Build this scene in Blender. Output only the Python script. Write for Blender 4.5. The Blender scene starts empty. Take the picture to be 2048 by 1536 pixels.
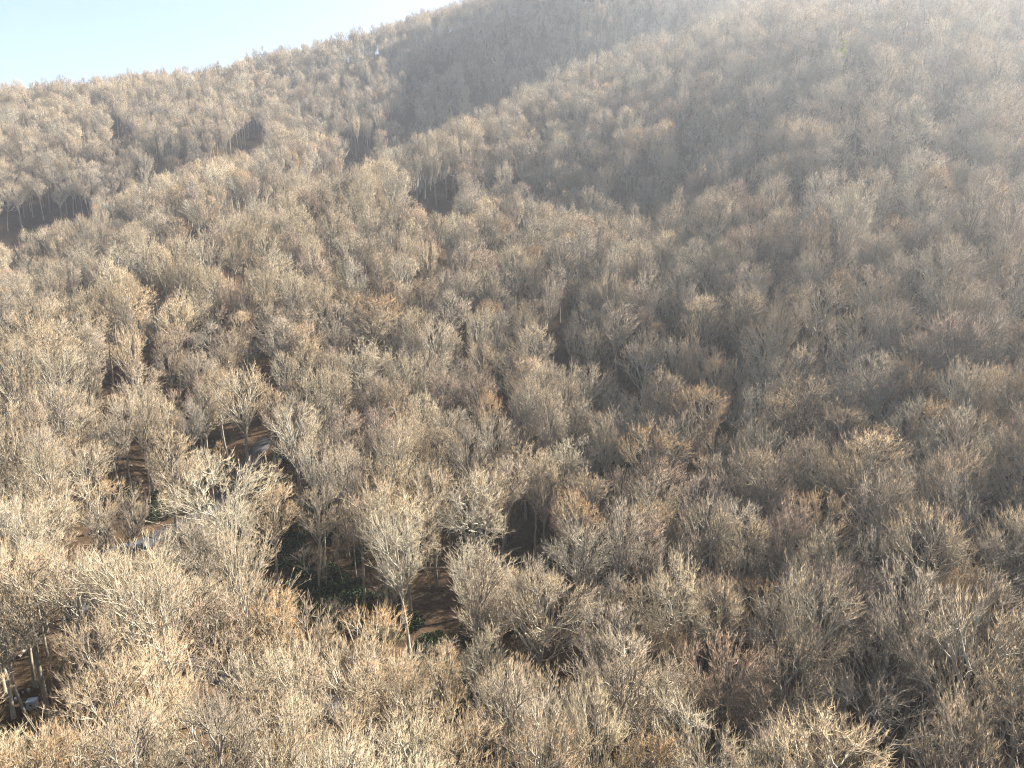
import bpy, math, random
import numpy as np
from mathutils import Vector

R = math.radians
SEED = 7
rng = np.random.default_rng(SEED)
random.seed(SEED)
scene = bpy.context.scene
C = scene.collection

# ------------------------------------------------------------------ camera, sky, sun, exposure
PITCH = 12.0
CAMZ = 60.0
FPX = 1366.0                       # focal length in pixels of a 2048 px wide frame
cam_d = bpy.data.cameras.new('camera')
cam_d.sensor_width = 36.0
cam_d.lens = 36.0 * FPX / 2048.0
cam_d.clip_start = 0.5
cam_d.clip_end = 20000.0
cam = bpy.data.objects.new('camera', cam_d)
C.objects.link(cam)
cam.location = (0, 0, CAMZ)
cam.rotation_euler = (R(90 - PITCH), 0, 0)
scene.camera = cam

SUN_AZ, SUN_EL = 60.0, 38.0        # azimuth to the right of the view direction
world = bpy.data.worlds.new('World')
scene.world = world
world.use_nodes = True
nt = world.node_tree
nt.nodes.clear()
sky = nt.nodes.new('ShaderNodeTexSky')
sky.sky_type = 'NISHITA'
sky.sun_disc = False
sky.sun_elevation = R(SUN_EL)
sky.sun_rotation = R(SUN_AZ)
sky.altitude = 300
sky.air_density = 1.0
sky.dust_density = 3.0
sky.ozone_density = 1.0
bg = nt.nodes.new('ShaderNodeBackground')
bg.inputs['Strength'].default_value = 0.05
wo = nt.nodes.new('ShaderNodeOutputWorld')
nt.links.new(sky.outputs[0], bg.inputs['Color'])
nt.links.new(bg.outputs[0], wo.inputs['Surface'])

sun_d = bpy.data.lights.new('sun', 'SUN')
sun_d.energy = 5.0
sun_d.angle = R(0.53)
sun_d.color = (1.0, 0.925, 0.80)
sun = bpy.data.objects.new('sun', sun_d)
C.objects.link(sun)
SDIR = Vector((math.sin(R(SUN_AZ)) * math.cos(R(SUN_EL)), math.cos(R(SUN_AZ)) * math.cos(R(SUN_EL)), math.sin(R(SUN_EL))))
sun.rotation_euler = SDIR.to_track_quat('Z', 'Y').to_euler()
sun.location = SDIR * 300

vs = scene.view_settings
vs.view_transform = 'Standard'
vs.look = 'None'
vs.exposure = 2.5
vs.gamma = 1.0
vs.use_curve_mapping = False
scene.cycles.use_denoising = True
scene.cycles.denoising_prefilter = 'NONE'
scene.cycles.filter_width = 1.15
scene.cycles.max_bounces = 5
scene.cycles.diffuse_bounces = 1
scene.cycles.volume_bounces = 1
scene.cycles.use_adaptive_sampling = False
HAZE = 0.00027

# ------------------------------------------------------------------ terrain
PR = R(PITCH)
def ray(px, py):
    dx = px - 1024.0; dy = 768.0 - py
    v = np.array([dx, FPX * math.cos(PR) + dy * math.sin(PR), dy * math.cos(PR) - FPX * math.sin(PR)])
    return v / np.linalg.norm(v)

# surveyed canopy points: picture position and distance in metres
SURVEY = [
(0,1536,62),(500,1536,60),(1000,1536,60),(1500,1536,57),(2048,1536,56),
(0,1300,78),(500,1300,74),(1000,1300,73),(1500,1300,69),(2048,1300,65),
(0,1100,98),(300,1100,94),(600,1100,90),(1000,1100,89),(1500,1100,83),(2048,1100,77),
(0,900,124),(300,900,122),(600,900,114),(1000,900,111),(1500,900,102),(2048,900,92),
(300,750,148),(600,750,140),(1000,750,134),(1500,750,120),(2048,750,112),
(600,600,163),(1000,600,160),(1500,600,140),(2048,600,130),
(600,480,189),(1000,480,190),(1500,480,162),(2048,480,154),
(1000,390,216),(1500,390,182),(2048,390,170),
(1000,300,285),(1250,300,250),(1500,300,215),(2048,300,194),
(1300,200,290),(1600,200,240),(2048,200,222),
(1500,100,310),(1800,100,262),(2048,110,262),
(1200,20,450),(1500,20,365),(1800,15,295),
(0,780,141),(150,700,156),(300,650,165),
(0,655,218),(100,610,226),(200,560,235),(300,512,246),(400,455,258),(500,400,275),(600,345,296),(0,570,255),(150,520,270),
(0,430,385),(0,375,405),(150,385,388),(300,325,402),(420,285,402),(600,240,425),(700,255,400),(800,200,420),(900,105,465),(0,280,440),(300,220,460),(600,150,500),(800,110,490),
(0,175,540),(300,150,540),(500,118,540),(700,68,545),(900,12,550)]
# crest lines of the spurs: picture points with distance; depth of the gully behind each and how far off it runs
CRESTS = [
([(0,702,157),(150,627,168),(300,556,178),(400,505,188),(500,455,200),(600,402,214),(700,366,226),(770,350,232)], ((20,15),(34,26))),
([(0,498,296),(100,468,300),(200,432,308),(300,394,318),(400,350,332),(500,302,352),(560,264,372)], ((22,12),(38,18))),
([(800,322,282),(870,294,298),(960,248,322),(1050,202,346),(1150,152,374),(1300,90,400)], ((20,10),(34,17))),
]
GROUND = [   # x, y, ground height where the canopy hides it
(-30,252,48),(12,248,54),(45,232,56),
(0,0,2),(-60,0,2),(60,0,12),(0,-120,-4),(-200,-120,-6),(200,-120,24),(-160,60,2),(-260,160,10),(160,60,36),(240,160,78),
(-420,330,60),(-420,480,120),(-330,560,122),(-200,600,150),(-60,640,195),(110,560,222),(205,425,192),(282,350,165),(345,420,226),(300,560,240),(420,480,235),
(400,200,90),(560,500,200),(-600,700,70),(0,900,120),(500,900,110),(-500,100,0),(-600,-200,-10),(600,-200,30),(0,-400,-10),(900,500,60),(-900,400,20),(0,1300,20),(-800,1200,10),(900,1200,20)]
pts = []
for px, py, d in SURVEY:
    w = ray(px, py) * d
    pts.append((w[0], w[1], w[2] + CAMZ - 18.5))
crest_w = []
for line, drops in CRESTS:
    wp = np.array([ray(px, py) * d for px, py, d in line]) + np.array([0, 0, CAMZ - 18.5])
    tg_ = np.gradient(wp[:, :2], axis=0); tg_ /= np.linalg.norm(tg_, axis=1, keepdims=True)
    crest_w.append((wp[:, :2], tg_))
    for p, q in zip(wp, tg_):
        pts.append((p[0], p[1], p[2] - 3.5))
        for off_, dz in drops:
            pts.append((p[0] - q[1] * off_, p[1] + q[0] * off_, p[2] - dz))
pts = np.array(pts + GROUND, float)
SC = 100.0
XY = pts[:, :2] / SC
def tps(r2):
    return np.where(r2 > 1e-12, 0.5 * r2 * np.log(np.maximum(r2, 1e-12)), 0.0)
n = len(XY)
D2 = ((XY[:, None] - XY[None]) ** 2).sum(-1)
A = np.zeros((n + 3, n + 3))
A[:n, :n] = tps(D2) + np.eye(n) * 0.0006
A[:n, n] = 1; A[:n, n + 1:] = XY; A[n, :n] = 1; A[n + 1:, :n] = XY.T
W = np.linalg.solve(A, np.concatenate([pts[:, 2], np.zeros(3)]))
ridge_w = [np.stack([np.interp(np.linspace(0, len(w_) - 1, 50), np.arange(len(w_)), w_[:, a_]) for a_ in (0, 1)], 1) for w_, _t in crest_w]
def H(x, y):
    x = np.asarray(x, float); y = np.asarray(y, float)
    sh = x.shape
    q = np.stack([x.ravel(), y.ravel()], 1) / SC
    far = np.maximum(np.abs(q).max(1), 1e-6)
    qc = q * np.minimum(1.0, 12.0 / far)[:, None]        # flat continuation to the horizon
    out = np.empty(len(qc))
    for i in range(0, len(qc), 20000):
        b = qc[i:i + 20000]
        d2 = ((b[:, None] - XY[None]) ** 2).sum(-1)
        out[i:i + 20000] = tps(d2) @ W[:n] + W[n] + b @ W[n + 1:]
    X, Y = x.ravel(), y.ravel()
    out += 0.5 * np.sin(X * .21 + 1.3 * np.sin(Y * .13)) * np.sin(Y * .17 + 1.1 * np.sin(X * .11)) + .9 * np.sin(X * .055 + Y * .03 + 1.)
    for line in ridge_w:                                  # narrow spur tops
        near = (np.abs(X - line[:, 0].mean()) < 260) & (np.abs(Y - line[:, 1].mean()) < 200)
        if near.any():
            d2 = ((X[near][:, None] - line[None, :, 0]) ** 2 + (Y[near][:, None] - line[None, :, 1]) ** 2).min(1)
            out[near] += 6.5 * np.exp(-d2 / 110.0)
    return out.reshape(sh)
def h1(x, y):
    return float(H(np.array([x]), np.array([y]))[0])
def hit(px, py, above=0.0, lo=20.0, hi=900.0):
    """first place where the sight line through a picture point comes within `above` metres of the ground"""
    r = ray(px, py)
    t = np.arange(lo, hi, 0.5)
    z = CAMZ + r[2] * t - H(r[0] * t, r[1] * t) - above
    i = np.argmax(z < 0)
    if not (z < 0).any():
        return None
    return r[0] * t[i], r[1] * t[i]
def project(x, y, z):
    zz = z - CAMZ
    dep = y * math.cos(PR) - zz * math.sin(PR)
    up = y * math.sin(PR) + zz * math.cos(PR)
    return 1024 + FPX * x / dep, 768 - FPX * up / dep, dep

# ------------------------------------------------------------------ materials
def mat(name):
    m = bpy.data.materials.new(name); m.use_nodes = True
    t = m.node_tree; b = t.nodes['Principled BSDF']
    b.inputs['Roughness'].default_value = .95
    b.inputs['Specular IOR Level'].default_value = .0
    return m, t, b
def ramp(t, stops):
    r = t.nodes.new('ShaderNodeValToRGB')
    e = r.color_ramp.elements
    while len(e) < len(stops): e.new(.5)
    for el, (p, c) in zip(e, stops):
        el.position = p; el.color = (*c, 1)
    return r
def noise(t, scale, detail=4, rough=.6, coord='Object'):
    tc = t.nodes.new('ShaderNodeTexCoord'); nz = t.nodes.new('ShaderNodeTexNoise')
    nz.inputs['Scale'].default_value = scale; nz.inputs['Detail'].default_value = detail; nz.inputs['Roughness'].default_value = rough
    t.links.new(tc.outputs[coord], nz.inputs['Vector'])
    return nz
def wood(name, col, var=.25, scale=.9):
    """bark colour with blotches and a slight tone of its own for every tree"""
    m, t, b = mat(name)
    nz = noise(t, scale)
    c = np.array(col) * .68
    rp = ramp(t, [(.3, tuple(c * (1 - var))), (.55, tuple(c)), (.75, tuple(np.minimum(c * (1 + var * .8), .8)))])
    t.links.new(nz.outputs['Fac'], rp.inputs['Fac'])
    oi = t.nodes.new('ShaderNodeObjectInfo')
    r2 = ramp(t, [(0, (.78, .76, .74)), (.35, (1, .97, .93)), (.7, (.95, .97, 1.0)), (1, (1.18, 1.08, .98))])
    t.links.new(oi.outputs['Random'], r2.inputs['Fac'])
    mx = t.nodes.new('ShaderNodeMix'); mx.data_type = 'RGBA'; mx.blend_type = 'MULTIPLY'
    mx.inputs['Factor'].default_value = 1
    t.links.new(rp.outputs['Color'], mx.inputs['A']); t.links.new(r2.outputs['Color'], mx.inputs['B'])
    t.links.new(mx.outputs['Result'], b.inputs['Base Color'])
    return m
M = {
 'bark': wood('bark', (.33, .30, .25)), 'bark_pale': wood('bark_pale', (.50, .465, .38)), 'bark_dark': wood('bark_dark', (.21, .185, .155)),
 'tan': wood('twig_tan', (.45, .35, .235)), 'grey': wood('twig_grey', (.38, .32, .25)), 'rust': wood('twig_rust', (.42, .285, .155)),
 'pale': wood('twig_pale', (.52, .435, .30)), 'pink': wood('twig_pink', (.40, .295, .225)), 'leaf_orange': wood('leaf_orange', (.40, .25, .12)),
 'leaf_green': wood('leaf_green', (.05, .075, .035), .4), 'leaf_yellow': wood('leaf_yellow', (.75, .70, .13), .2),
}
m, t, b = mat('leaf_litter')
na = noise(t, .035, 5); nb = noise(t, .9, 8, .75)
ra = ramp(t, [(.3, (.030, .021, .015)), (.5, (.05, .034, .022)), (.7, (.095, .060, .036))])
rb = ramp(t, [(.3, (.45, .42, .4)), (.55, (1, 1, 1)), (.72, (1.5, 1.4, 1.25))])
t.links.new(na.outputs['Fac'], ra.inputs['Fac']); t.links.new(nb.outputs['Fac'], rb.inputs['Fac'])
mx = t.nodes.new('ShaderNodeMix'); mx.data_type = 'RGBA'; mx.blend_type = 'MULTIPLY'; mx.inputs['Factor'].default_value = 1
t.links.new(ra.outputs['Color'], mx.inputs['A']); t.links.new(rb.outputs['Color'], mx.inputs['B'])
t.links.new(mx.outputs['Result'], b.inputs['Base Color'])
bp = t.nodes.new('ShaderNodeBump'); bp.inputs['Strength'].default_value = .7; bp.inputs['Distance'].default_value = .25
t.links.new(nb.outputs['Fac'], bp.inputs['Height']); t.links.new(bp.outputs['Normal'], b.inputs['Normal'])
M['litter'] = m
m, t, b = mat('asphalt')
na = noise(t, 2.5, 6); ra = ramp(t, [(.3, (.022, .023, .026)), (.7, (.04, .041, .045))])
t.links.new(na.outputs['Fac'], ra.inputs['Fac']); t.links.new(ra.outputs['Color'], b.inputs['Base Color'])
b.inputs['Roughness'].default_value = .8; b.inputs['Specular IOR Level'].default_value = .3
M['asphalt'] = m
def paint(name, col, rough=.5, metal=0.):
    m, t, b = mat(name)
    nz = noise(t, 3.0, 6); c = np.array(col)
    rp = ramp(t, [(.3, tuple(c * .72)), (.6, tuple(c))])
    t.links.new(nz.outputs['Fac'], rp.inputs['Fac']); t.links.new(rp.outputs['Color'], b.inputs['Base Color'])
    b.inputs['Roughness'].default_value = rough; b.inputs['Metallic'].default_value = metal
    return m

# ------------------------------------------------------------------ mesh helpers
def mesh_from(name, verts, faces_by_n, mats):
    """verts (N,3); faces_by_n: list of (faces (F,k), material index)"""
    me = bpy.data.meshes.new(name)
    me.vertices.add(len(verts)); me.vertices.foreach_set('co', np.ascontiguousarray(verts, np.float32).ravel())
    loops = np.concatenate([f.ravel() for f, _ in faces_by_n]).astype(np.int32)
    tot = np.concatenate([np.full(len(f), f.shape[1], np.int32) for f, _ in faces_by_n])
    mi = np.concatenate([np.full(len(f), k, np.int32) for f, k in faces_by_n])
    me.loops.add(len(loops)); me.loops.foreach_set('vertex_index', loops)
    me.polygons.add(len(tot))
    me.polygons.foreach_set('loop_start', np.concatenate([[0], np.cumsum(tot)[:-1]]).astype(np.int32))
    me.polygons.foreach_set('material_index', mi)
    me.polygons.foreach_set('use_smooth', np.ones(len(tot), bool))
    for q in mats: me.materials.append(q)
    me.update(calc_edges=True)
    return me
def frames(d):
    a = np.where(np.abs(d[:, 2:3]) > .9, np.array([[1., 0, 0]]), np.array([[0, 0, 1.]]))
    u = np.cross(d, a); u /= np.linalg.norm(u, axis=1, keepdims=True) + 1e-9
    return u, np.cross(d, u)
class Geo:
    def __init__(s): s.v = []; s.f = []; s.n = 0
    def tubes(s, p0, p1, r0, r1, k, mi):
        if len(p0) == 0: return
        p0 = np.asarray(p0, float); p1 = np.asarray(p1, float); r0 = np.asarray(r0, float); r1 = np.asarray(r1, float)
        d = p1 - p0; L = np.linalg.norm(d, axis=1, keepdims=True) + 1e-9
        d = d / L; u, v = frames(d)
        an = np.arange(k) / k * 2 * math.pi
        off = u[:, None] * np.cos(an)[None, :, None] + v[:, None] * np.sin(an)[None, :, None]
        e = np.minimum(r0, .25 * L[:, 0])[:, None] * .5
        a = (p0 - d * e)[:, None] + off * r0[:, None, None]; b2 = (p1 + d * e * .3)[:, None] + off * r1[:, None, None]
        vs_ = np.concatenate([a, b2], 1).reshape(-1, 3)
        base = s.n + np.arange(len(p0))[:, None] * 2 * k
        i = np.arange(k); j = (i + 1) % k
        q = np.stack([base + i, base + j, base + k + j, base + k + i], -1).reshape(-1, 4)
        s.v.append(vs_); s.f.append((q, mi)); s.n += len(vs_)
    def spikes(s, p0, p1, r0, mi):
        d = p1 - p0; d = d / (np.linalg.norm(d, axis=1, keepdims=True) + 1e-9); u, v = frames(d)
        an = np.arange(3) / 3 * 2 * math.pi
        off = u[:, None] * np.cos(an)[None, :, None] + v[:, None] * np.sin(an)[None, :, None]
        a = p0[:, None] + off * r0[:, None, None]
        vs_ = np.concatenate([a, p1[:, None]], 1).reshape(-1, 3)
        base = s.n + np.arange(len(p0)) * 4
        q = np.stack([np.stack([base + i, base + (i + 1) % 3, base + 3], -1) for i in range(3)], 1).reshape(-1, 3)
        s.v.append(vs_); s.f.append((q, mi)); s.n += len(vs_)
    def leaves(s, p, size, mi, rg):
        nrm = rg.normal(size=p.shape); nrm /= np.linalg.norm(nrm, axis=1, keepdims=True)
        u, v = frames(nrm); sz = size * rg.uniform(.6, 1.3, (len(p), 1))
        vs_ = np.stack([p - u * sz, p + v * sz * .55 + nrm * sz * .2, p + u * sz, p - v * sz * .55 + nrm * sz * .2], 1).reshape(-1, 3)
        base = s.n + np.arange(len(p)) * 4
        s.v.append(vs_); s.f.append((np.stack([base, base + 1, base + 2, base + 3], -1), mi)); s.n += len(vs_)
    def mesh(s, name, mats): return mesh_from(name, np.concatenate(s.v), s.f, mats)

# ------------------------------------------------------------------ bare trees
def whole_mesh(name, tr, cr, mt, mc):
    v = np.concatenate(tr.v + cr.v)
    f = list(tr.f) + [(q + tr.n, mi + len(mt)) for q, mi in cr.f]
    return mesh_from(name + '_whole', v, f, list(mt) + list(mc))
def unit(v): return v / (np.linalg.norm(v) + 1e-9)
def make_tree(name, seed, h=20., base=.40, rad=4.2, widest=.55, limbs=9, ntips=560, k=1.1, crook=.06, spikes=4, slen=.82, spread=.40,
              twig='tan', limb='bark', trunk='bark', leaves=0, leaf='leaf_orange', leaf_size=.10, top=.86, rtip=.021):
    rg = np.random.default_rng(seed)
    zb = base * h
    # tips fill the outer part of a lumpy dome
    N = int(ntips * 2.2)
    tt = rg.uniform(0, 1, N) ** .7
    prof = np.where(tt < widest, np.sin(np.clip(tt / widest, 0, 1) * math.pi / 2) ** .75, np.sqrt(np.clip(1 - ((tt - widest) / (1 - widest)) ** 2, 0, 1)))
    ph = rg.uniform(0, 2 * math.pi, N)
    lob = 1 + .24 * np.sin(2 * ph + rg.uniform(0, 6)) + .17 * np.sin(3 * ph + 4 * tt + rg.uniform(0, 6)) + .08 * np.sin(5 * ph - 6 * tt + rg.uniform(0, 6))
    rr = rad * prof * lob * rg.uniform(.06, 1, N) ** .38
    keep = rg.uniform(0, 1, N) < (.25 + .75 * (rr / (rad * prof + .01))) * (.35 + .65 * prof)
    tips = np.stack([rr * np.cos(ph), rr * np.sin(ph), zb + (h - zb) * (.04 + .96 * tt)], 1)[keep][:ntips]
    # trunk line
    lean = rg.normal(0, .25, 2)
    nz = 9
    zt = np.linspace(-1.2, h * top, nz)
    wob = np.cumsum(rg.normal(0, .07 + crook, (nz, 2)), 0); wob -= wob[:1]
    tl = np.concatenate([wob + lean * (zt[:, None] / h) ** 2, zt[:, None]], 1)
    def at(z):
        return np.array([np.interp(z, zt, tl[:, i]) for i in range(3)])
    tips[:, :2] += np.array([np.interp(tips[:, 2], zt, tl[:, 0]), np.interp(tips[:, 2], zt, tl[:, 1])]).T
    # limbs: clusters of tips
    sd = [tips[rg.integers(len(tips))]]
    for _ in range(limbs - 1):
        dd = np.min([((tips - q) ** 2).sum(1) for q in sd], 0)
        sd.append(tips[rg.choice(len(tips), p=dd / dd.sum())])
    sd = np.array(sd)
    for _ in range(3):
        own = ((tips[:, None] - sd[None]) ** 2).sum(-1).argmin(1)
        sd = np.array([tips[own == i].mean(0) if (own == i).any() else sd[i] for i in range(limbs)])
    tips = tips + (sd[own] - tips) * .16
    orig = np.array([0, 0, zb * .95]); gr_ = rg.uniform(.88, 1.07, limbs)     # some limbs reach far out, some stay short
    tips = orig + (tips - orig) * (gr_[own] * rg.normal(1, .06, len(tips)))[:, None]
    segs = []   # p0, p1, n0, n1 (tips carried)
    ends = []   # tip position, direction
    def curve(p, q, d0, c0, c1):
        L = np.linalg.norm(q - p)
        m_ = 3 if L > 1.6 else 2
        a = p + d0 * L * .42
        pr = p
        for i in range(1, m_ + 1):
            u = i / m_
            x = (1 - u) ** 2 * p + 2 * u * (1 - u) * a + u * u * q
            if i < m_: x = x + rg.normal(0, crook * .55 * min(L, 2.5), 3)
            segs.append((pr, x, c0 + (c1 - c0) * (i - 1) / m_, c0 + (c1 - c0) * u)); last = pr; pr = x
        return unit(q - last)
    def grow(p, d, idx):
        nn = len(idx)
        T = tips[idx]
        if nn == 1:
            dd = curve(p, T[0], d, 1, .6); ends.append((T[0], dd)); return
        c = T.mean(0)
        f = rg.uniform(.14, .36) if nn > 6 else rg.uniform(.25, .5)
        q = p + (c - p) * f + rg.normal(0, crook * np.linalg.norm(c - p) * .5, 3)
        dd = curve(p, q, d, nn, nn)
        X = T - c
        ax = np.linalg.svd(X, full_matrices=False)[2][0] if nn > 2 else unit(X[0])
        ax = unit(ax + rg.normal(0, .35, 3))
        s = X @ ax
        cut = np.quantile(s, rg.uniform(.28, .72)) if nn > 3 else np.median(s)
        lo, hi = idx[s <= cut], idx[s > cut]
        if len(lo) == 0 or len(hi) == 0: lo, hi = idx[:nn // 2], idx[nn // 2:]
        for g in (lo, hi):
            dg = unit(tips[g].mean(0) - q)
            grow(q, unit(dd * .75 + dg * .6), g)
    carry = []
    for i in range(limbs):
        idx = np.nonzero(own == i)[0]
        if not len(idx): continue
        c = tips[idx].mean(0)
        axp = at(c[2])
        hr = np.linalg.norm((c - axp)[:2])
        za = float(np.clip(c[2] - k * hr - .08 * h, zb * .86, h * top * .985))
        p = at(za)
        grow(p, unit(unit(c - p) + np.array([0, 0, .15])), idx)
        carry.append((za, len(idx)))
    P0 = np.array([s_[0] for s_ in segs]); P1 = np.array([s_[1] for s_ in segs])
    n0 = np.array([s_[2] for s_ in segs]); n1 = np.array([s_[3] for s_ in segs])
    r0 = rtip * n0 ** .40; r1 = rtip * n1 ** .40 * .97
    cr = Geo(); tr = Geo()
    big = n0 > 30
    tr.tubes(P0[big], P1[big], r0[big], r1[big], 6, 1)
    mid = (~big) & (n0 > 5); sm = n0 <= 5
    cr.tubes(P0[mid], P1[mid], r0[mid], r1[mid], 4, 0)
    cr.tubes(P0[sm], P1[sm], r0[sm], r1[sm], 3, 0)
    # trunk with root flare
    zz = np.linspace(-1.2, h * top, 15)
    tot = np.array([sum(c for z_, c in carry if z_ >= z - .01) for z in zz])
    rt = np.maximum(rtip * .62 * np.maximum(tot, 1) ** .44 * (1.12 - .2 * zz / h), .05) * (1 + .45 * np.exp(-np.maximum(zz, 0) * 1.6))
    pp = np.array([at(z) for z in zz])
    tr.tubes(pp[:-1], pp[1:], rt[:-1], rt[1:], 8, 0)
    # twigs
    E = np.array([e[0] for e in ends]); D = np.array([e[1] for e in ends])
    keep2 = sm & (n0 <= 3)
    mids = (P0[keep2] + P1[keep2]) * .5; md = P1[keep2] - P0[keep2]; md /= np.linalg.norm(md, axis=1, keepdims=True) + 1e-9
    n_end = spikes; n_mid = 1
    B = np.concatenate([np.repeat(E, n_end, 0), np.repeat(mids, n_mid, 0)])
    DD = np.concatenate([np.repeat(D, n_end, 0), np.repeat(md, n_mid, 0)])
    ax_ = np.stack([np.interp(B[:, 2], zt, tl[:, 0]), np.interp(B[:, 2], zt, tl[:, 1]), np.full(len(B), zb * .9)], 1)
    outw = B - ax_; outw /= np.linalg.norm(outw, axis=1, keepdims=True) + 1e-9
    dirs = DD * .8 + outw * .75 + np.array([0, 0, .15]) + rg.normal(0, spread, B.shape)
    dirs /= np.linalg.norm(dirs, axis=1, keepdims=True)
    ln = slen * rg.uniform(.3, 1.0, len(B)) * rg.choice([.8, 1., 1.3], len(B))
    st = B - DD * rg.uniform(0, .5, (len(B), 1)) * slen
    cr.spikes(st, st + dirs * ln[:, None], rg.uniform(.010, .017, len(B)) * (rtip / .018), 1)
    if leaves:
        ii = rg.integers(0, len(st), leaves)
        hi_ = st[ii] + dirs[ii] * ln[ii, None] * rg.uniform(.3, 1, (leaves, 1))
        cr.leaves(hi_, leaf_size, 2, rg)
    mats = [M[limb], M[twig], M[leaf]]
    return dict(name=name, trunk=tr.mesh(name + '_trunk', [M[trunk], M[limb]]), crown=cr.mesh(name + '_crown', mats),
                whole=whole_mesh(name, tr, cr, [M[trunk], M[limb]], mats), h=h, rad=rad, base=base)

KINDS = [   # name, words for the label, parameters
 ('fan',    'tan fan-shaped',             dict(seed=11, h=20, base=0.46, rad=4.6, widest=.72, limbs=10, k=1.5, crook=.035, twig='tan', limb='bark_pale')),
 ('dome',   'tan round-crowned',          dict(seed=12, h=19, base=0.54, rad=4.7, widest=.50, limbs=12, k=1.1, crook=.05, twig='tan')),
 ('spire',  'tan narrow upright',         dict(seed=13, h=21, base=0.46, rad=3.1, widest=.55, limbs=9, ntips=480, k=1.9, crook=.03, twig='tan')),
 ('rusty',  'rust-tipped round-crowned',  dict(seed=14, h=19, base=0.54, rad=4.1, widest=.55, limbs=11, k=1.2, crook=.05, twig='rust', limb='bark_pale', leaves=120)),
 ('oak',    'pale crooked wide-crowned',  dict(seed=15, h=19, base=0.48, rad=6.2, widest=.48, limbs=11, ntips=560, k=.7, crook=.16, twig='pale', limb='bark_pale', spikes=4, slen=.9, spread=.45)),
 ('ash',    'grey round-crowned',         dict(seed=16, h=20, base=0.57, rad=4.4, widest=.55, limbs=11, k=1.2, crook=.05, twig='grey')),
 ('pole',   'grey narrow upright',        dict(seed=17, h=22, base=0.54, rad=3.0, widest=.60, limbs=9, ntips=460, k=1.8, crook=.04, twig='grey')),
 ('wide',   'tan broad-crowned',          dict(seed=18, h=19, base=0.52, rad=5.4, widest=.52, limbs=14, ntips=680, k=1.0, crook=.07, twig='tan', limb='bark_pale')),
 ('orange', 'orange leaf-holding',        dict(seed=19, h=18, base=0.52, rad=4.2, widest=.50, limbs=12, k=1.1, crook=.06, twig='rust', leaves=1300)),
 ('broom',  'pale broom-shaped',          dict(seed=20, h=20, base=0.42, rad=4.9, widest=.78, limbs=9, k=1.7, crook=.03, twig='pale', limb='bark_pale', trunk='bark_pale')),
 ('gnarl',  'grey crooked wide-crowned',  dict(seed=21, h=19, base=0.50, rad=5.8, widest=.50, limbs=10, ntips=540, k=.7, crook=.15, twig='grey', limb='bark_pale', spikes=4, slen=.9, spread=.45)),
 ('fork',   'tan forked lopsided',        dict(seed=51, h=20, base=0.48, rad=4.4, widest=.66, limbs=6, k=1.6, crook=.07, twig='tan', limb='bark_pale', top=.5)),
 ('thin',   'grey thin see-through',      dict(seed=52, h=20, base=0.52, rad=4.0, widest=.6, limbs=7, ntips=300, k=1.4, crook=.08, twig='grey')),
 ('bush',   'pale round-crowned',         dict(seed=53, h=18, base=0.52, rad=4.4, widest=.5, limbs=13, k=1.2, crook=.05, twig='pale', limb='bark_pale')),
 ('snag',   'pale sparse crooked',        dict(seed=54, h=18, base=0.50, rad=4.2, widest=.6, limbs=6, ntips=170, k=1.0, crook=.13, spikes=2, slen=.7, twig='pale', limb='bark_pale', trunk='bark_pale')),
 ('maple',  'pinkish round-crowned',      dict(seed=22, h=19, base=0.56, rad=4.2, widest=.52, limbs=12, k=1.3, crook=.04, twig='pink')),
]
PROTO = [make_tree(k_, **p_) for k_, w_, p_ in KINDS]
KI = {k_: i for i, (k_, w_, p_) in enumerate(KINDS)}
YELLOW = make_tree('yellow', 31, h=20, base=.3, rad=1.9, widest=.45, limbs=9, ntips=260, k=1.2, crook=.05, spikes=4, slen=.6, twig='tan', leaves=3200, leaf='leaf_yellow', leaf_size=.3)
SAP = [make_tree('sapling_a', 41, h=7, base=.18, rad=2.0, widest=.6, limbs=6, ntips=110, k=1.5, crook=.06, spikes=7, slen=.8, twig='tan', rtip=.012),
       make_tree('sapling_b', 42, h=8, base=.25, rad=1.6, widest=.5, limbs=6, ntips=110, k=1.4, crook=.08, spikes=7, slen=.8, twig='grey', rtip=.012),
       make_tree('sapling_c', 43, h=5.5, base=.15, rad=1.9, widest=.5, limbs=6, ntips=90, k=1.2, crook=.08, spikes=7, slen=.8, twig='rust', rtip=.012)]

# ------------------------------------------------------------------ ground sheet
def axis(lo, hi, step, far):
    a = list(np.arange(lo, hi + .1, step)); g = step
    while a[-1] < far: g *= 1.35; a.append(a[-1] + g)
    g = step
    while a[0] > -far: g *= 1.35; a.insert(0, a[0] - g)
    return np.array(a)
gx = axis(-480, 360, 4.0, 1900.); gy = axis(-40, 680, 4.0, 1900.)
GX, GY = np.meshgrid(gx, gy)
GZ = H(GX, GY)
nv = len(gx)
ii = (np.arange(len(gy) - 1)[:, None] * nv + np.arange(nv - 1)[None]).ravel()
gm = mesh_from('ground', np.stack([GX.ravel(), GY.ravel(), GZ.ravel()], 1), [(np.stack([ii, ii + 1, ii + 1 + nv, ii + nv], 1), 0)], [M['litter']])
ground = bpy.data.objects.new('ground', gm); C.objects.link(ground); ground['kind'] = 'structure'

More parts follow.
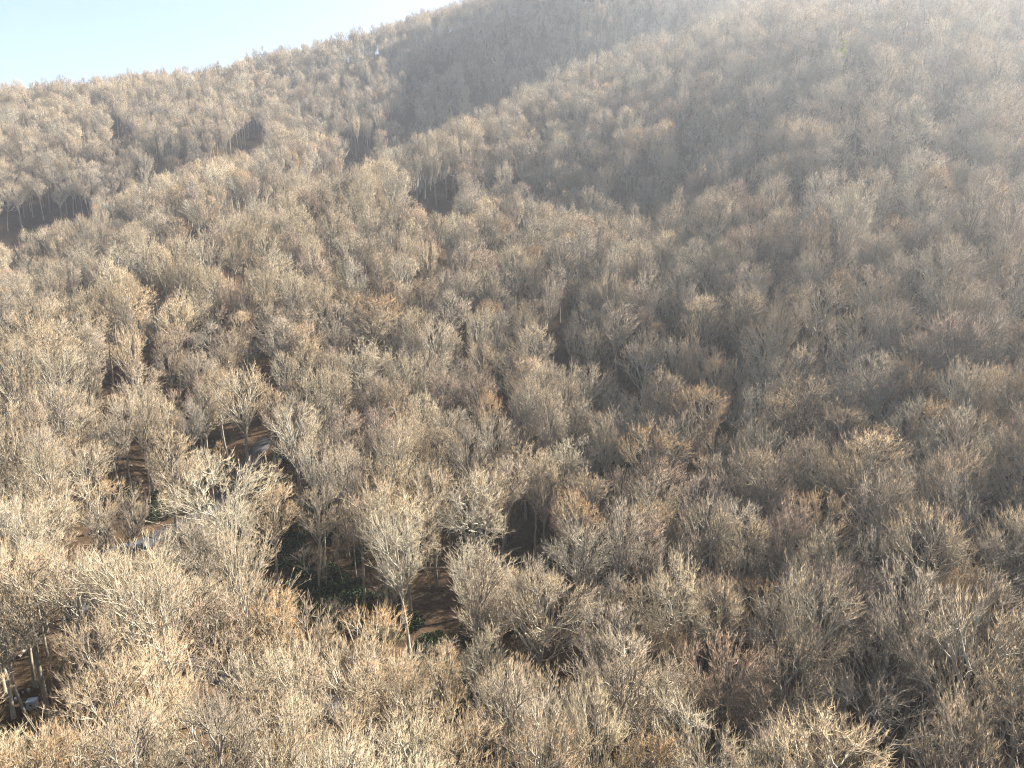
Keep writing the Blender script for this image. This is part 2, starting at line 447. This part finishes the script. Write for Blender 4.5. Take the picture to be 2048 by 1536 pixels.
# ------------------------------------------------------------------ where the trees stand
HERO = [ # picture x of the crown, y of its top, crown width in px, kind
(290,1095,230,'broom'),(415,935,235,'oak'),(735,1228,150,'rusty'),(612,1205,115,'spire'),(150,1105,165,'wide'),(45,1110,150,'dome'),
(470,1130,150,'fan'),(390,1160,150,'dome'),(540,1305,160,'broom'),(890,1310,120,'rusty'),(1010,1335,215,'wide'),(805,1335,140,'fan'),
(60,1446,190,'rusty'),(330,1290,190,'fan'),(520,1185,140,'rusty'),(810,1035,150,'broom'),(925,965,190,'oak'),(1012,895,135,'oak'),
(1282,850,125,'rusty'),(1425,770,110,'rusty'),(1600,765,130,'dome'),(1640,560,140,'fan'),(1540,712,85,'oak'),(1725,880,190,'dome'),
(1830,728,95,'orange'),(1900,480,112,'fan'),(1850,378,72,'broom'),(1838,238,120,'oak'),(1490,590,110,'dome'),(1170,985,120,'rusty'),
(1085,1140,220,'wide'),(1440,1295,190,'maple'),(1270,1275,250,'gnarl'),(1560,905,140,'wide'),(330,870,120,'dome'),(478,735,110,'fan'),
(625,988,95,'dome'),(540,978,110,'dome'),(180,960,90,'rusty'),(1300,1005,115,'rusty'),(1890,1020,200,'wide'),(1940,1200,240,'fan'),
(1720,1140,150,'maple'),(1350,1270,110,'rusty'),(770,760,95,'dome'),(590,800,130,'fan'),(1400,600,100,'dome'),(1240,610,90,'ash'),
(1690,880,150,'wide'),(1760,860,100,'orange'),(1880,810,110,'orange'),(1420,860,90,'rusty'),(1540,1160,110,'rusty'),
(225,985,60,'pole'),(250,975,60,'pole'),(720,1010,110,'dome'),(860,640,90,'fan'),(900,590,80,'ash'),(1030,720,100,'dome'),
(20,1200,120,'gnarl'),(600,1440,150,'wide'),(715,1405,130,'dome'),(905,1420,150,'fan'),(1180,1330,140,'ash'),(250,1440,190,'fan'),(420,1420,180,'oak'),(1180,960,80,'orange')]
GAPS = [ # openings in the canopy: picture x, y, radius px
(505,950,48),(480,905,26),(240,1020,46),(285,1070,36),(215,1080,30),(320,970,34),(650,1190,66),(600,1135,56),(700,1225,42),(680,1150,42),(570,1065,38),(720,1265,20),(745,1200,30),
(45,1385,28),(165,1258,14),(20,1412,20),(560,1110,30),(1035,1090,16),(870,1240,20),
(880,395,30),(850,400,22),(60,440,26),(18,468,20),(150,422,16),(505,275,20),(470,295,14),(725,300,15),(880,125,24),(835,160,18),(960,195,16),(810,235,16),(240,265,11)]
PATH = [(880,1536),(650,1412),(380,1330),(165,1262),(190,1130),(270,1092),(420,1012),(485,945),(530,880)]
road_pts = [hit(px, py) for px, py in PATH]

def in_gully(x, y):
    for wp_, tg_ in crest_w[:2]:
        d_ = np.hypot(wp_[:, 0] - x, wp_[:, 1] - y); i_ = int(d_.argmin())
        off_ = -(x - wp_[i_, 0]) * tg_[i_, 1] + (y - wp_[i_, 1]) * tg_[i_, 0]
        if d_[i_] < 45 and 12 < off_ < 34: return True
    return False
cl_ = np.concatenate([np.stack([np.interp(np.linspace(0, len(w_) - 1, 60), np.arange(len(w_)), w_[:, a_]) for a_ in (0, 1)], 1) for w_, _t in crest_w])
def near_crest(x, y): return np.hypot(cl_[:, 0] - x, cl_[:, 1] - y).min() < 13
trees = []   # x, y, z, kind, scale xy, scale z, rotation, hero
def ok_gap(x, y, z, h, r):
    px, py, dep = project(x, y, z + h * .7)
    if dep < 10: return True
    pr = FPX * r / dep; ph_ = FPX * h * .30 / dep
    for gx_, gy_, gr in GAPS:
        if ((px - gx_) / (pr * .9 + gr)) ** 2 + ((py - gy_) / (ph_ * .9 + gr)) ** 2 < 1: return False
    return True
FRINGE = [(35,672,16),(130,622,12),(175,598,17),(250,562,11),(310,530,16),(375,498,11),(430,468,14),(500,430,12),(560,400,14),(640,362,12),(705,338,13),
(40,470,12),(140,440,13),(235,405,11),(330,362,13),(430,318,12)]
def behind_crest(x, y, z, h, r):
    px, py, dep = project(x, y, z + h * .7)
    pr = FPX * r / dep; ph_ = FPX * h * .30 / dep
    return any(((px - a) / (pr * .8 + c)) ** 2 + ((py - b) / (ph_ * .8 + c)) ** 2 < 1 for a, b, c in FRINGE)
def seg_dist(x, y):
    best = 1e9
    for (ax, ay), (bx, by) in zip(road_pts[:-1], road_pts[1:]):
        vx, vy = bx - ax, by - ay
        u = min(1, max(0, ((x - ax) * vx + (y - ay) * vy) / (vx * vx + vy * vy)))
        best = min(best, math.hypot(x - ax - u * vx, y - ay - u * vy))
    return best
for px, py, wpx, kd in HERO:
    k_ = KI[kd]; pr = PROTO[k_]
    s = 1.0
    for _ in range(3):
        p = hit(px, py, above=pr['h'] * s)
        dep = math.hypot(*p)
        s = float(np.clip((wpx / FPX * dep * 1.05 / 2) / pr['rad'], .62, 1.35))
    sz = float(np.clip(s, .85, 1.12))
    p = hit(px, py, above=pr['h'] * sz)
    trees.append([p[0], p[1], h1(*p), k_, s, sz, rng.uniform(0, 6.28), True])
step = 5.1
cand = []
for j in range(int(760 / step)):
    for i in range(-136, 136):
        x = (i + .5 * (j % 2) + rng.uniform(-.36, .36)) * step
        y = 16 + (j + rng.uniform(-.36, .36)) * step * .92
        if -(.80 * y + 22) < x < (.80 * y + 48): cand.append((x, y))
cand = np.array(cand)
cz = H(cand[:, 0], cand[:, 1])
prob = np.array([1.4, 1.7, .45, .75, .35, 1.7, .45, 1.4, .13, .8, .35, 1.0, .6, .8, .12, .9]); prob /= prob.sum()
hx = np.array([[t_[0], t_[1], PROTO[t_[3]]['rad'] * t_[4]] for t_ in trees])
for (x, y), z in zip(cand, cz):
    if y > 560 and x < 0: continue
    if y > 600: continue
    pw = prob.copy()
    if x > .1 * y and 70 < y < 190: pw[[KI['rusty'], KI['maple']]] *= 1.7; pw[KI['orange']] *= 2
    if x < -.1 * y: pw[[KI['fan'], KI['bush'], KI['broom'], KI['dome']]] *= 1.6
    if x < -.1 * y and y < 92: pw[[KI['fan'], KI['bush'], KI['broom']]] *= 3; pw[[KI['ash'], KI['pole'], KI['gnarl'], KI['thin']]] *= .3
    if y > 100 and near_crest(x, y): pw[[KI['bush'], KI['broom'], KI['fan'], KI['wide']]] *= 5      # paler kinds put the bright light of the spur tops into tree colour
    elif x < 0 and 105 < y < 200: pw[[KI['ash'], KI['gnarl'], KI['thin'], KI['pole'], KI['maple']]] *= 1.8  # greyer kinds put the shade of the flank into tree colour
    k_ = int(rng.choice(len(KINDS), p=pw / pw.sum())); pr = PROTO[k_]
    if rng.uniform() > .92 + .3 * math.sin(x * .045 + 1.7 * math.sin(y * .03)) * math.sin(y * .05 + x * .02) + (.2 if y < 110 else 0): continue
    s = float(np.clip(rng.normal(.92 if y < 100 else .86, .13), .5, 1.25)); sz = float(np.clip(rng.normal(.95, .11), .6, 1.18))
    dd = np.hypot(hx[:, 0] - x, hx[:, 1] - y)
    if (dd < hx[:, 2] * .66 + 1.2).any(): continue
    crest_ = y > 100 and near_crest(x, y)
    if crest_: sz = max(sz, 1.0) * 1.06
    elif 100 < y < 330 and rng.uniform() < .10: continue
    if 130 < y < 420 and x < 0 and in_gully(x, y) and rng.uniform() < .75: continue
    if not crest_ and 165 < y < 400 and x < -20 and behind_crest(x, y, z, pr['h'] * sz, pr['rad'] * s): continue
    if y < 150 and seg_dist(x, y) < 2.2: continue
    if y > 300: q_ = 1 - .18 * min(1, (y - 300) / 120); s *= q_
    if y < 470 and not ok_gap(x, y, z, pr['h'] * sz, pr['rad'] * s): continue
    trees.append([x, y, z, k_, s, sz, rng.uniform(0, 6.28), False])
xy = np.array([t_[:2] for t_ in trees])
for _ in range(900):                                   # the dense knoll in front
    y = rng.uniform(36, 92); x = rng.uniform(-.82 * y - 5, -.12 * y)
    if np.hypot(xy[:, 0] - x, xy[:, 1] - y).min() < 3.6 or seg_dist(x, y) < 2.0: continue
    k_ = int(rng.choice([KI['fan'], KI['fan'], KI['bush'], KI['broom'], KI['broom'], KI['spire'], KI['fork']])); pr = PROTO[k_]
    s = rng.uniform(.7, 1.0); sz = rng.uniform(.72, 1.0); z = h1(x, y)
    if not ok_gap(x, y, z, pr['h'] * sz, pr['rad'] * s): continue
    trees.append([x, y, z, k_, s, sz, rng.uniform(0, 6.28), False]); xy = np.vstack([xy, [x, y]])
print('trees', len(trees))

PROTO.append(YELLOW); KINDS.append(('yellow', 'yellow-leaved narrow', {}))
p = hit(1682, 88, above=20)
trees.append([p[0], p[1], h1(*p), len(PROTO) - 1, 1., 1., 1., True]); yellow_i = len(trees) - 1
# how much of each tree the picture shows (nearest crowns drawn last)
BW, BH = 512, 384
ids = np.full((BH, BW), -1, int)
info = []
for i, t_ in enumerate(trees):
    pr = PROTO[t_[3]]; h_ = pr['h'] * t_[5]; zc = t_[2] + h_ * (pr['base'] + 1) / 2
    px, py, dep = project(t_[0], t_[1], zc)
    info.append((px, py, dep, FPX * pr['rad'] * t_[4] / max(dep, 1), FPX * h_ * (1 - pr['base']) / 2 / max(dep, 1)))
for i in sorted(range(len(trees)), key=lambda q: -info[q][2]):
    px, py, dep, a, b_ = info[i]
    if dep < 8: continue
    x0, y0, a, b_ = px / 4, py / 4, a / 4, b_ / 4
    xa, xb = max(0, int(x0 - a)), min(BW, int(x0 + a) + 2); ya, yb = max(0, int(y0 - b_)), min(BH, int(y0 + b_) + 2)
    if xa >= xb or ya >= yb: continue
    yy, xx = np.mgrid[ya:yb, xa:xb]
    m_ = ((xx - x0) / a) ** 2 + ((yy - y0) / b_) ** 2 < 1
    ids[ya:yb, xa:xb][m_] = i
seen = np.bincount(ids[ids >= 0], minlength=len(trees))
top300 = sorted(range(len(trees)), key=lambda q: -seen[q])[:299]
if yellow_i not in top300: top300.append(yellow_i)

# ------------------------------------------------------------------ labels in words
ONES = 'zero one two three four five six seven eight nine ten eleven twelve thirteen fourteen fifteen sixteen seventeen eighteen nineteen'.split()
TENS = 'zero ten twenty thirty forty fifty sixty seventy eighty ninety'.split()
def word(v):
    v = int(max(0, min(100, v)))
    if v == 100: return 'hundred'
    if v < 20: return ONES[v]
    return TENS[v // 10] + ('-' + ONES[v % 10] if v % 10 else '')
used = set()
def place_words(px, py):
    a, b_ = round(px / 20.48), round(py / 15.36)
    for da, db in ((0, 0), (0, 1), (0, -1), (1, 0), (-1, 0), (1, 1), (-1, -1)):
        if (a + da, b_ + db) not in used:
            used.add((a + da, b_ + db)); a += da; b_ += db; break
    return word(a), word(b_)
SPECIAL = {yellow_i: 'narrow yellow-leaved tree high on the bare grey hillside',
           0: 'pale broom-shaped bare tree standing just in front of the pale grey tank', 1: 'pale crooked wide-crowned bare tree standing alone beside the dark clearing',
           2: 'rust-tipped round-crowned bare tree rising just below the dark clearing'}
def link(o, parent=None):
    C.objects.link(o)
    if parent: o.parent = parent
    return o
for i in top300:
    x, y, z, k_, s, sz, rot, hero = trees[i]
    e = bpy.data.objects.new('bare_tree', None)
    e.empty_display_size = 1
    e.location = (x, y, z); e.rotation_euler = (rng.normal(0, .05), rng.normal(0, .05), rot); e.scale = (s, s, sz)
    link(e)
    link(bpy.data.objects.new('trunk', PROTO[k_]['trunk']), e)
    link(bpy.data.objects.new('crown', PROTO[k_]['crown']), e)
    px = min(2048, max(0, info[i][0])); py = min(1536, max(0, info[i][1]))
    a, b_ = place_words(px, py)
    e['label'] = SPECIAL.get(i) or f'{KINDS[k_][1]} bare tree, crown {a} percent across and {b_} percent down the picture'
    e['category'] = 'tree'
    e['group'] = 'bare trees of the hillside forest'

# ------------------------------------------------------------------ the rest of the wood: one mass
def scatter(name, protos, rows, label=None):
    """rows: x, y, z, proto, sxy, sz, rx, ry, rz ; one object, instances by geometry nodes"""
    rows = np.array(rows, float)
    me = bpy.data.meshes.new(name)
    me.vertices.add(len(rows)); me.vertices.foreach_set('co', rows[:, :3].astype(np.float32).ravel())
    at_ = me.attributes.new('pick', 'INT', 'POINT'); at_.data.foreach_set('value', rows[:, 3].astype(np.int32))
    at_ = me.attributes.new('size', 'FLOAT_VECTOR', 'POINT'); at_.data.foreach_set('vector', rows[:, [4, 4, 5]].astype(np.float32).ravel())
    at_ = me.attributes.new('turn', 'FLOAT_VECTOR', 'POINT'); at_.data.foreach_set('vector', rows[:, 6:9].astype(np.float32).ravel())
    o = bpy.data.objects.new(name, me); C.objects.link(o)
    ng = bpy.data.node_groups.new(name, 'GeometryNodeTree')
    ng.interface.new_socket('Geometry', in_out='INPUT', socket_type='NodeSocketGeometry')
    ng.interface.new_socket('Geometry', in_out='OUTPUT', socket_type='NodeSocketGeometry')
    N_ = ng.nodes; Lk = ng.links
    gi = N_.new('NodeGroupInput'); go = N_.new('NodeGroupOutput'); jn = N_.new('GeometryNodeJoinGeometry')
    def attr(nm, ty):
        a = N_.new('GeometryNodeInputNamedAttribute'); a.data_type = ty; a.inputs['Name'].default_value = nm
        return a.outputs['Attribute']
    pk = attr('pick', 'INT'); szz = attr('size', 'FLOAT_VECTOR')
    er = N_.new('FunctionNodeEulerToRotation'); Lk.new(attr('turn', 'FLOAT_VECTOR'), er.inputs[0])
    for part in protos[0]:
        col = bpy.data.collections.new(f'{name}_{part}')
        for q, pr in enumerate(protos):
            if pr[part] is not None: col.objects.link(bpy.data.objects.new(f'{name}_{part}_{q:02d}', pr[part]))
        ci = N_.new('GeometryNodeCollectionInfo'); ci.inputs['Collection'].default_value = col
        ci.inputs['Separate Children'].default_value = True; ci.inputs['Reset Children'].default_value = True
        ip = N_.new('GeometryNodeInstanceOnPoints'); ip.inputs['Pick Instance'].default_value = True
        Lk.new(gi.outputs[0], ip.inputs['Points']); Lk.new(ci.outputs[0], ip.inputs['Instance'])
        Lk.new(pk, ip.inputs['Instance Index']); Lk.new(er.outputs[0], ip.inputs['Rotation']); Lk.new(szz, ip.inputs['Scale'])
        Lk.new(ip.outputs[0], jn.inputs[0])
    Lk.new(jn.outputs[0], go.inputs[0])
    md = o.modifiers.new('scatter', 'NODES'); md.node_group = ng
    o['kind'] = 'stuff'
    return o
chosen = set(top300)
hid = rng.uniform(size=len(trees)) < .85               # trees the slope hides wholly are mostly left out
rows = [(t_[0], t_[1], t_[2], t_[3], t_[4], t_[5], rng.normal(0, .05), rng.normal(0, .05), t_[6]) for i, t_ in enumerate(trees) if i not in chosen and not (seen[i] == 0 and 170 < t_[1] < 420 and hid[i])]
print('mass', len(rows))
forest = scatter('forest', [dict(tree=p['whole']) for p in PROTO], rows)
forest['label'] = 'mass of bare winter trees covering the hillside to the skyline'
forest['category'] = 'forest'
rows = []
for (x, y), z in zip(cand, cz):
    if 170 < y < 420: continue
    x += rng.uniform(-3, 3); y += rng.uniform(-3, 3)
    if y < 150 and seg_dist(x, y) < 2.2: continue
    if rng.uniform() < .55:
        rows.append((x, y, h1(x, y), rng.integers(3), rng.uniform(.6, 1.2) * (1.5 if y > 300 else 1), rng.uniform(.6, 1.25) * (1.5 if y > 300 else 1), rng.normal(0, .08), rng.normal(0, .08), rng.uniform(0, 6.28)))
und = scatter('undergrowth', [dict(tree=p['whole']) for p in SAP], rows)
und['label'] = 'thin brushy saplings growing under the bare trees'
und['category'] = 'undergrowth'

# fallen limbs on the leaf litter
def deadwood(seed, ln, r0):
    rg = np.random.default_rng(seed); g = Geo()
    pp = np.cumsum(np.vstack([[0, 0, r0 * .6], np.column_stack([np.full(6, ln / 6), rg.normal(0, .12, 6), rg.normal(.0, .03, 6)])]), 0)
    rr_ = np.linspace(r0, r0 * .45, 7)
    g.tubes(pp[:-1], pp[1:], rr_[:-1], rr_[1:], 7, 0)
    b0 = pp[rg.integers(2, 7, 7)]; dv = np.column_stack([rg.uniform(.3, 1.2, 7), rg.normal(0, .8, 7), rg.uniform(.1, .9, 7)])
    g.tubes(b0, b0 + dv, np.full(7, r0 * .35), np.full(7, .02), 4, 0)
    return g.mesh('fallen_limb', [M['bark']])
DW = [dict(limb=deadwood(61, 7, .16)), dict(limb=deadwood(62, 10, .2)), dict(limb=deadwood(63, 4, .1))]
rows = []
for (x, y), z in zip(cand, cz):
    if y < 150 and rng.uniform() < .3:
        x += rng.uniform(-3, 3); y += rng.uniform(-3, 3)
        if seg_dist(x, y) < 4: continue
        rows.append((x, y, h1(x, y) + .05, rng.integers(3), rng.uniform(.7, 1.2), 1, 0, 0, rng.uniform(0, 6.28)))
dw = scatter('fallen_branches', DW, rows)
dw['label'] = 'fallen limbs lying on the leaf litter under the trees'
dw['category'] = 'deadwood'
# evergreen thicket added by the creek hollow to imitate its dark flare tint
lg = Geo(); rg_ = np.random.default_rng(5)
q = rg_.normal(size=(700, 3)); q /= np.linalg.norm(q, axis=1, keepdims=True); q *= rg_.uniform(.55, 1, (700, 1)) * np.array([1.3, 1.3, 1.1])
q[:, 2] = np.abs(q[:, 2]) + .15
lg.leaves(q, .16, 0, rg_)
ev = lg.mesh('added_evergreen_shrub', [M['leaf_green']])
rows = []
for px, py, sp, cnt in ((560,1060,6,50),(640,1150,6,40),(680,1240,5,40),(500,940,5,24),(950,1390,5,16),(470,960,4,10),(2030,1010,4,8),(900,1290,4,10),(300,1000,4,10)):
    p = hit(px, py)
    for _ in range(cnt):
        x, y = p[0] + rng.normal(0, sp), p[1] + rng.normal(0, sp)
        if seg_dist(x, y) < 3.2: continue
        rows.append((x, y, h1(x, y), 0, rng.uniform(.7, 1.6), rng.uniform(.7, 1.7), 0, 0, rng.uniform(0, 6.28)))
ev_o = scatter('added_evergreen_thicket', [dict(shrub=ev)], rows)
ev_o['label'] = 'dark evergreen shrubs added to tint the shaded hollow between the trees'
ev_o['category'] = 'shrubs'

# ------------------------------------------------------------------ narrow road
rp_ = np.array(road_pts)
tt_ = np.linspace(0, len(rp_) - 1, 160)
def cr_(u):
    i = int(min(max(math.floor(u), 0), len(rp_) - 2)); f = u - i
    p0, p1, p2, p3 = rp_[max(i - 1, 0)], rp_[i], rp_[i + 1], rp_[min(i + 2, len(rp_) - 1)]
    return .5 * (2 * p1 + (p2 - p0) * f + (2 * p0 - 5 * p1 + 4 * p2 - p3) * f * f + (3 * p1 - p0 - 3 * p2 + p3) * f ** 3)
cl = np.array([cr_(u) for u in tt_])
tg = np.gradient(cl, axis=0); tg /= np.linalg.norm(tg, axis=1, keepdims=True)
sd_ = np.stack([-tg[:, 1], tg[:, 0]], 1)
zc_ = H(cl[:, 0], cl[:, 1]); zc_ = np.convolve(np.pad(zc_, 4, 'edge'), np.ones(9) / 9, 'valid')
vv = []
for w_, dz in ((-2.3, -1.2), (-1.6, .3), (0, .34), (1.6, .3), (2.3, -1.2)):
    vv.append(np.column_stack([cl + sd_ * w_, zc_ + dz]))
vv = np.stack(vv, 1).reshape(-1, 3)
ff = np.array([[r * 5 + c_, r * 5 + c_ + 1, r * 5 + c_ + 6, r * 5 + c_ + 5] for r in range(159) for c_ in range(4)])
road = link(bpy.data.objects.new('road', mesh_from('road', vv, [(ff, 0)], [M['asphalt']]))); road['kind'] = 'structure'

# ------------------------------------------------------------------ things in the clearing
import bmesh
M['pale_blue'] = paint('pale_blue_paint', (.26, .34, .41)); M['white'] = paint('white_plastic', (.34, .34, .33)); M['red'] = paint('red_plastic', (.16, .03, .025))
M['dark'] = paint('dark_rubber', (.03, .03, .035)); M['steel'] = paint('steel', (.35, .36, .37), .4, .8); M['tank_paint'] = paint('tank_paint', (.2, .23, .27), .4)
def box(bm, c, s_, bev=.02):
    r_ = bmesh.ops.create_cube(bm, size=1)
    for v in r_['verts']: v.co = Vector((v.co.x * s_[0] + c[0], v.co.y * s_[1] + c[1], v.co.z * s_[2] + c[2]))
    if bev: bmesh.ops.bevel(bm, geom=list({e for v in r_['verts'] for e in v.link_edges}), offset=bev, segments=2, affect='EDGES')
def lathe(bm, prof, seg=24, axis='z', c=(0, 0, 0)):
    rings = []
    for r_, z_ in prof:
        ring = []
        for i in range(seg):
            a = i / seg * 2 * math.pi
            p = (r_ * math.cos(a), r_ * math.sin(a), z_)
            if axis == 'x': p = (p[2], p[0], p[1])
            ring.append(bm.verts.new((p[0] + c[0], p[1] + c[1], p[2] + c[2])))
        rings.append(ring)
    for a_, b_ in zip(rings[:-1], rings[1:]):
        for i in range(seg): bm.faces.new((a_[i], a_[(i + 1) % seg], b_[(i + 1) % seg], b_[i]))
    bm.faces.new(rings[0][::-1]); bm.faces.new(rings[-1])
def part(name, fn, material, parent):
    bm = bmesh.new(); fn(bm); bmesh.ops.recalc_face_normals(bm, faces=bm.faces[:])
    me = bpy.data.meshes.new(name); bm.to_mesh(me); bm.free(); me.materials.append(material)
    return link(bpy.data.objects.new(name, me), parent)
def thing(name, px, py, rz, label, cat, group=None):
    x, y = hit(px, py)
    e = link(bpy.data.objects.new(name, None)); e.location = (x, y, h1(x, y) - .03); e.rotation_euler = (0, 0, rz)
    e['label'] = label; e['category'] = cat
    if group: e['group'] = group
    return e
ub = thing('utility_box', 66, 1416, .25, 'pale blue box standing at the edge of the dark clearing', 'box')
part('body', lambda bm: box(bm, (0, 0, .55), (1.0, .9, .9), .04), M['pale_blue'], ub)
part('lid', lambda bm: box(bm, (0, 0, 1.04), (1.08, .98, .08), .03), M['pale_blue'], ub)
dr = part('door', lambda bm: box(bm, (0, -.46, .58), (.62, .04, .62), .015), M['pale_blue'], ub)
part('vent', lambda bm: box(bm, (.02, -.485, .66), (.34, .02, .24), .005), M['dark'], dr)
part('handle', lambda bm: box(bm, (.24, -.50, .40), (.05, .05, .14), .01), M['steel'], dr)
for sx in (-.4, .4): part('foot', lambda bm: box(bm, (sx, 0, .05), (.12, .8, .12), .01), M['dark'], ub)
def bucket(px, py, sc, mt, label, nm='bucket'):
    e = thing(nm, px, py, 0, label, 'bucket', 'buckets left in the clearing'); e.scale = (sc, sc, sc)
    part('body', lambda bm: lathe(bm, [(.14, 0), (.15, .02), (.18, .38), (.165, .38), (.14, .04)]), mt, e)
    part('rim', lambda bm: lathe(bm, [(.182, .35), (.195, .36), (.195, .385), (.168, .39)]), mt, e)
    part('handle', lambda bm: [box(bm, (.2 * math.cos(a), .02, .38 + .12 * math.sin(a)), (.035, .015, .035), 0) for a in np.linspace(0, math.pi, 9)], M['steel'], e)
bucket(33, 1404, .9, M['white'], 'white bucket standing alone on the brown ground beyond the rust tree')
bucket(56, 1409, .8, M['white'], 'white bucket beside the pale blue box')
bucket(58, 1384, 1.0, M['white'], 'larger white bucket above the pale blue box at the dark trees')
bucket(46, 1389, .7, M['white'], 'small white bucket between the red bucket and the larger white bucket')
bucket(36, 1390, 1.1, M['red'], 'red bucket standing near the white buckets')
tk = thing('gas_tank', 262, 1104, .35, 'pale grey rounded tank lying behind the pale broom-shaped tree', 'tank')
part('body', lambda bm: lathe(bm, [(.02, -1.5), (.25, -1.47), (.42, -1.36), (.52, -1.15), (.54, -.9), (.54, .9), (.52, 1.15), (.42, 1.36), (.25, 1.47), (.02, 1.5)], 28, 'x', (0, 0, .95)), M['tank_paint'], tk)
part('valve_dome', lambda bm: lathe(bm, [(.2, 1.46), (.2, 1.58), (.15, 1.66), (.03, 1.69)]), M['tank_paint'], tk)
for sx in (-.85, .85): part('leg', lambda bm: box(bm, (sx, 0, .25), (.12, .7, .52), .02), M['steel'], tk)

# ------------------------------------------------------------------ haze
hb = bpy.data.meshes.new('haze')
X0, X1, Y0, Y1 = gx[0] - 5, gx[-1] + 5, gy[0] - 5, gy[-1] + 5
Z0, Z1 = float(GZ.min()) - 2, float(GZ.max()) + 30
hb.from_pydata([(x, y, z) for z in (Z0, Z1) for x, y in ((X0, Y0), (X1, Y0), (X1, Y1), (X0, Y1))], [],
               [(3, 2, 1, 0), (4, 5, 6, 7), (0, 1, 5, 4), (1, 2, 6, 5), (2, 3, 7, 6), (3, 0, 4, 7)])
haze = bpy.data.objects.new('haze', hb); C.objects.link(haze); haze['kind'] = 'stuff'
hm = bpy.data.materials.new('haze'); hm.use_nodes = True
hm.node_tree.nodes.clear()
pv = hm.node_tree.nodes.new('ShaderNodeVolumePrincipled'); ho = hm.node_tree.nodes.new('ShaderNodeOutputMaterial')
pv.inputs['Color'].default_value = (.82, .89, 1.0, 1)
pv.inputs['Density'].default_value = HAZE
pv.inputs['Anisotropy'].default_value = .55
hm.node_tree.links.new(pv.outputs[0], ho.inputs['Volume'])
hb.materials.append(hm)
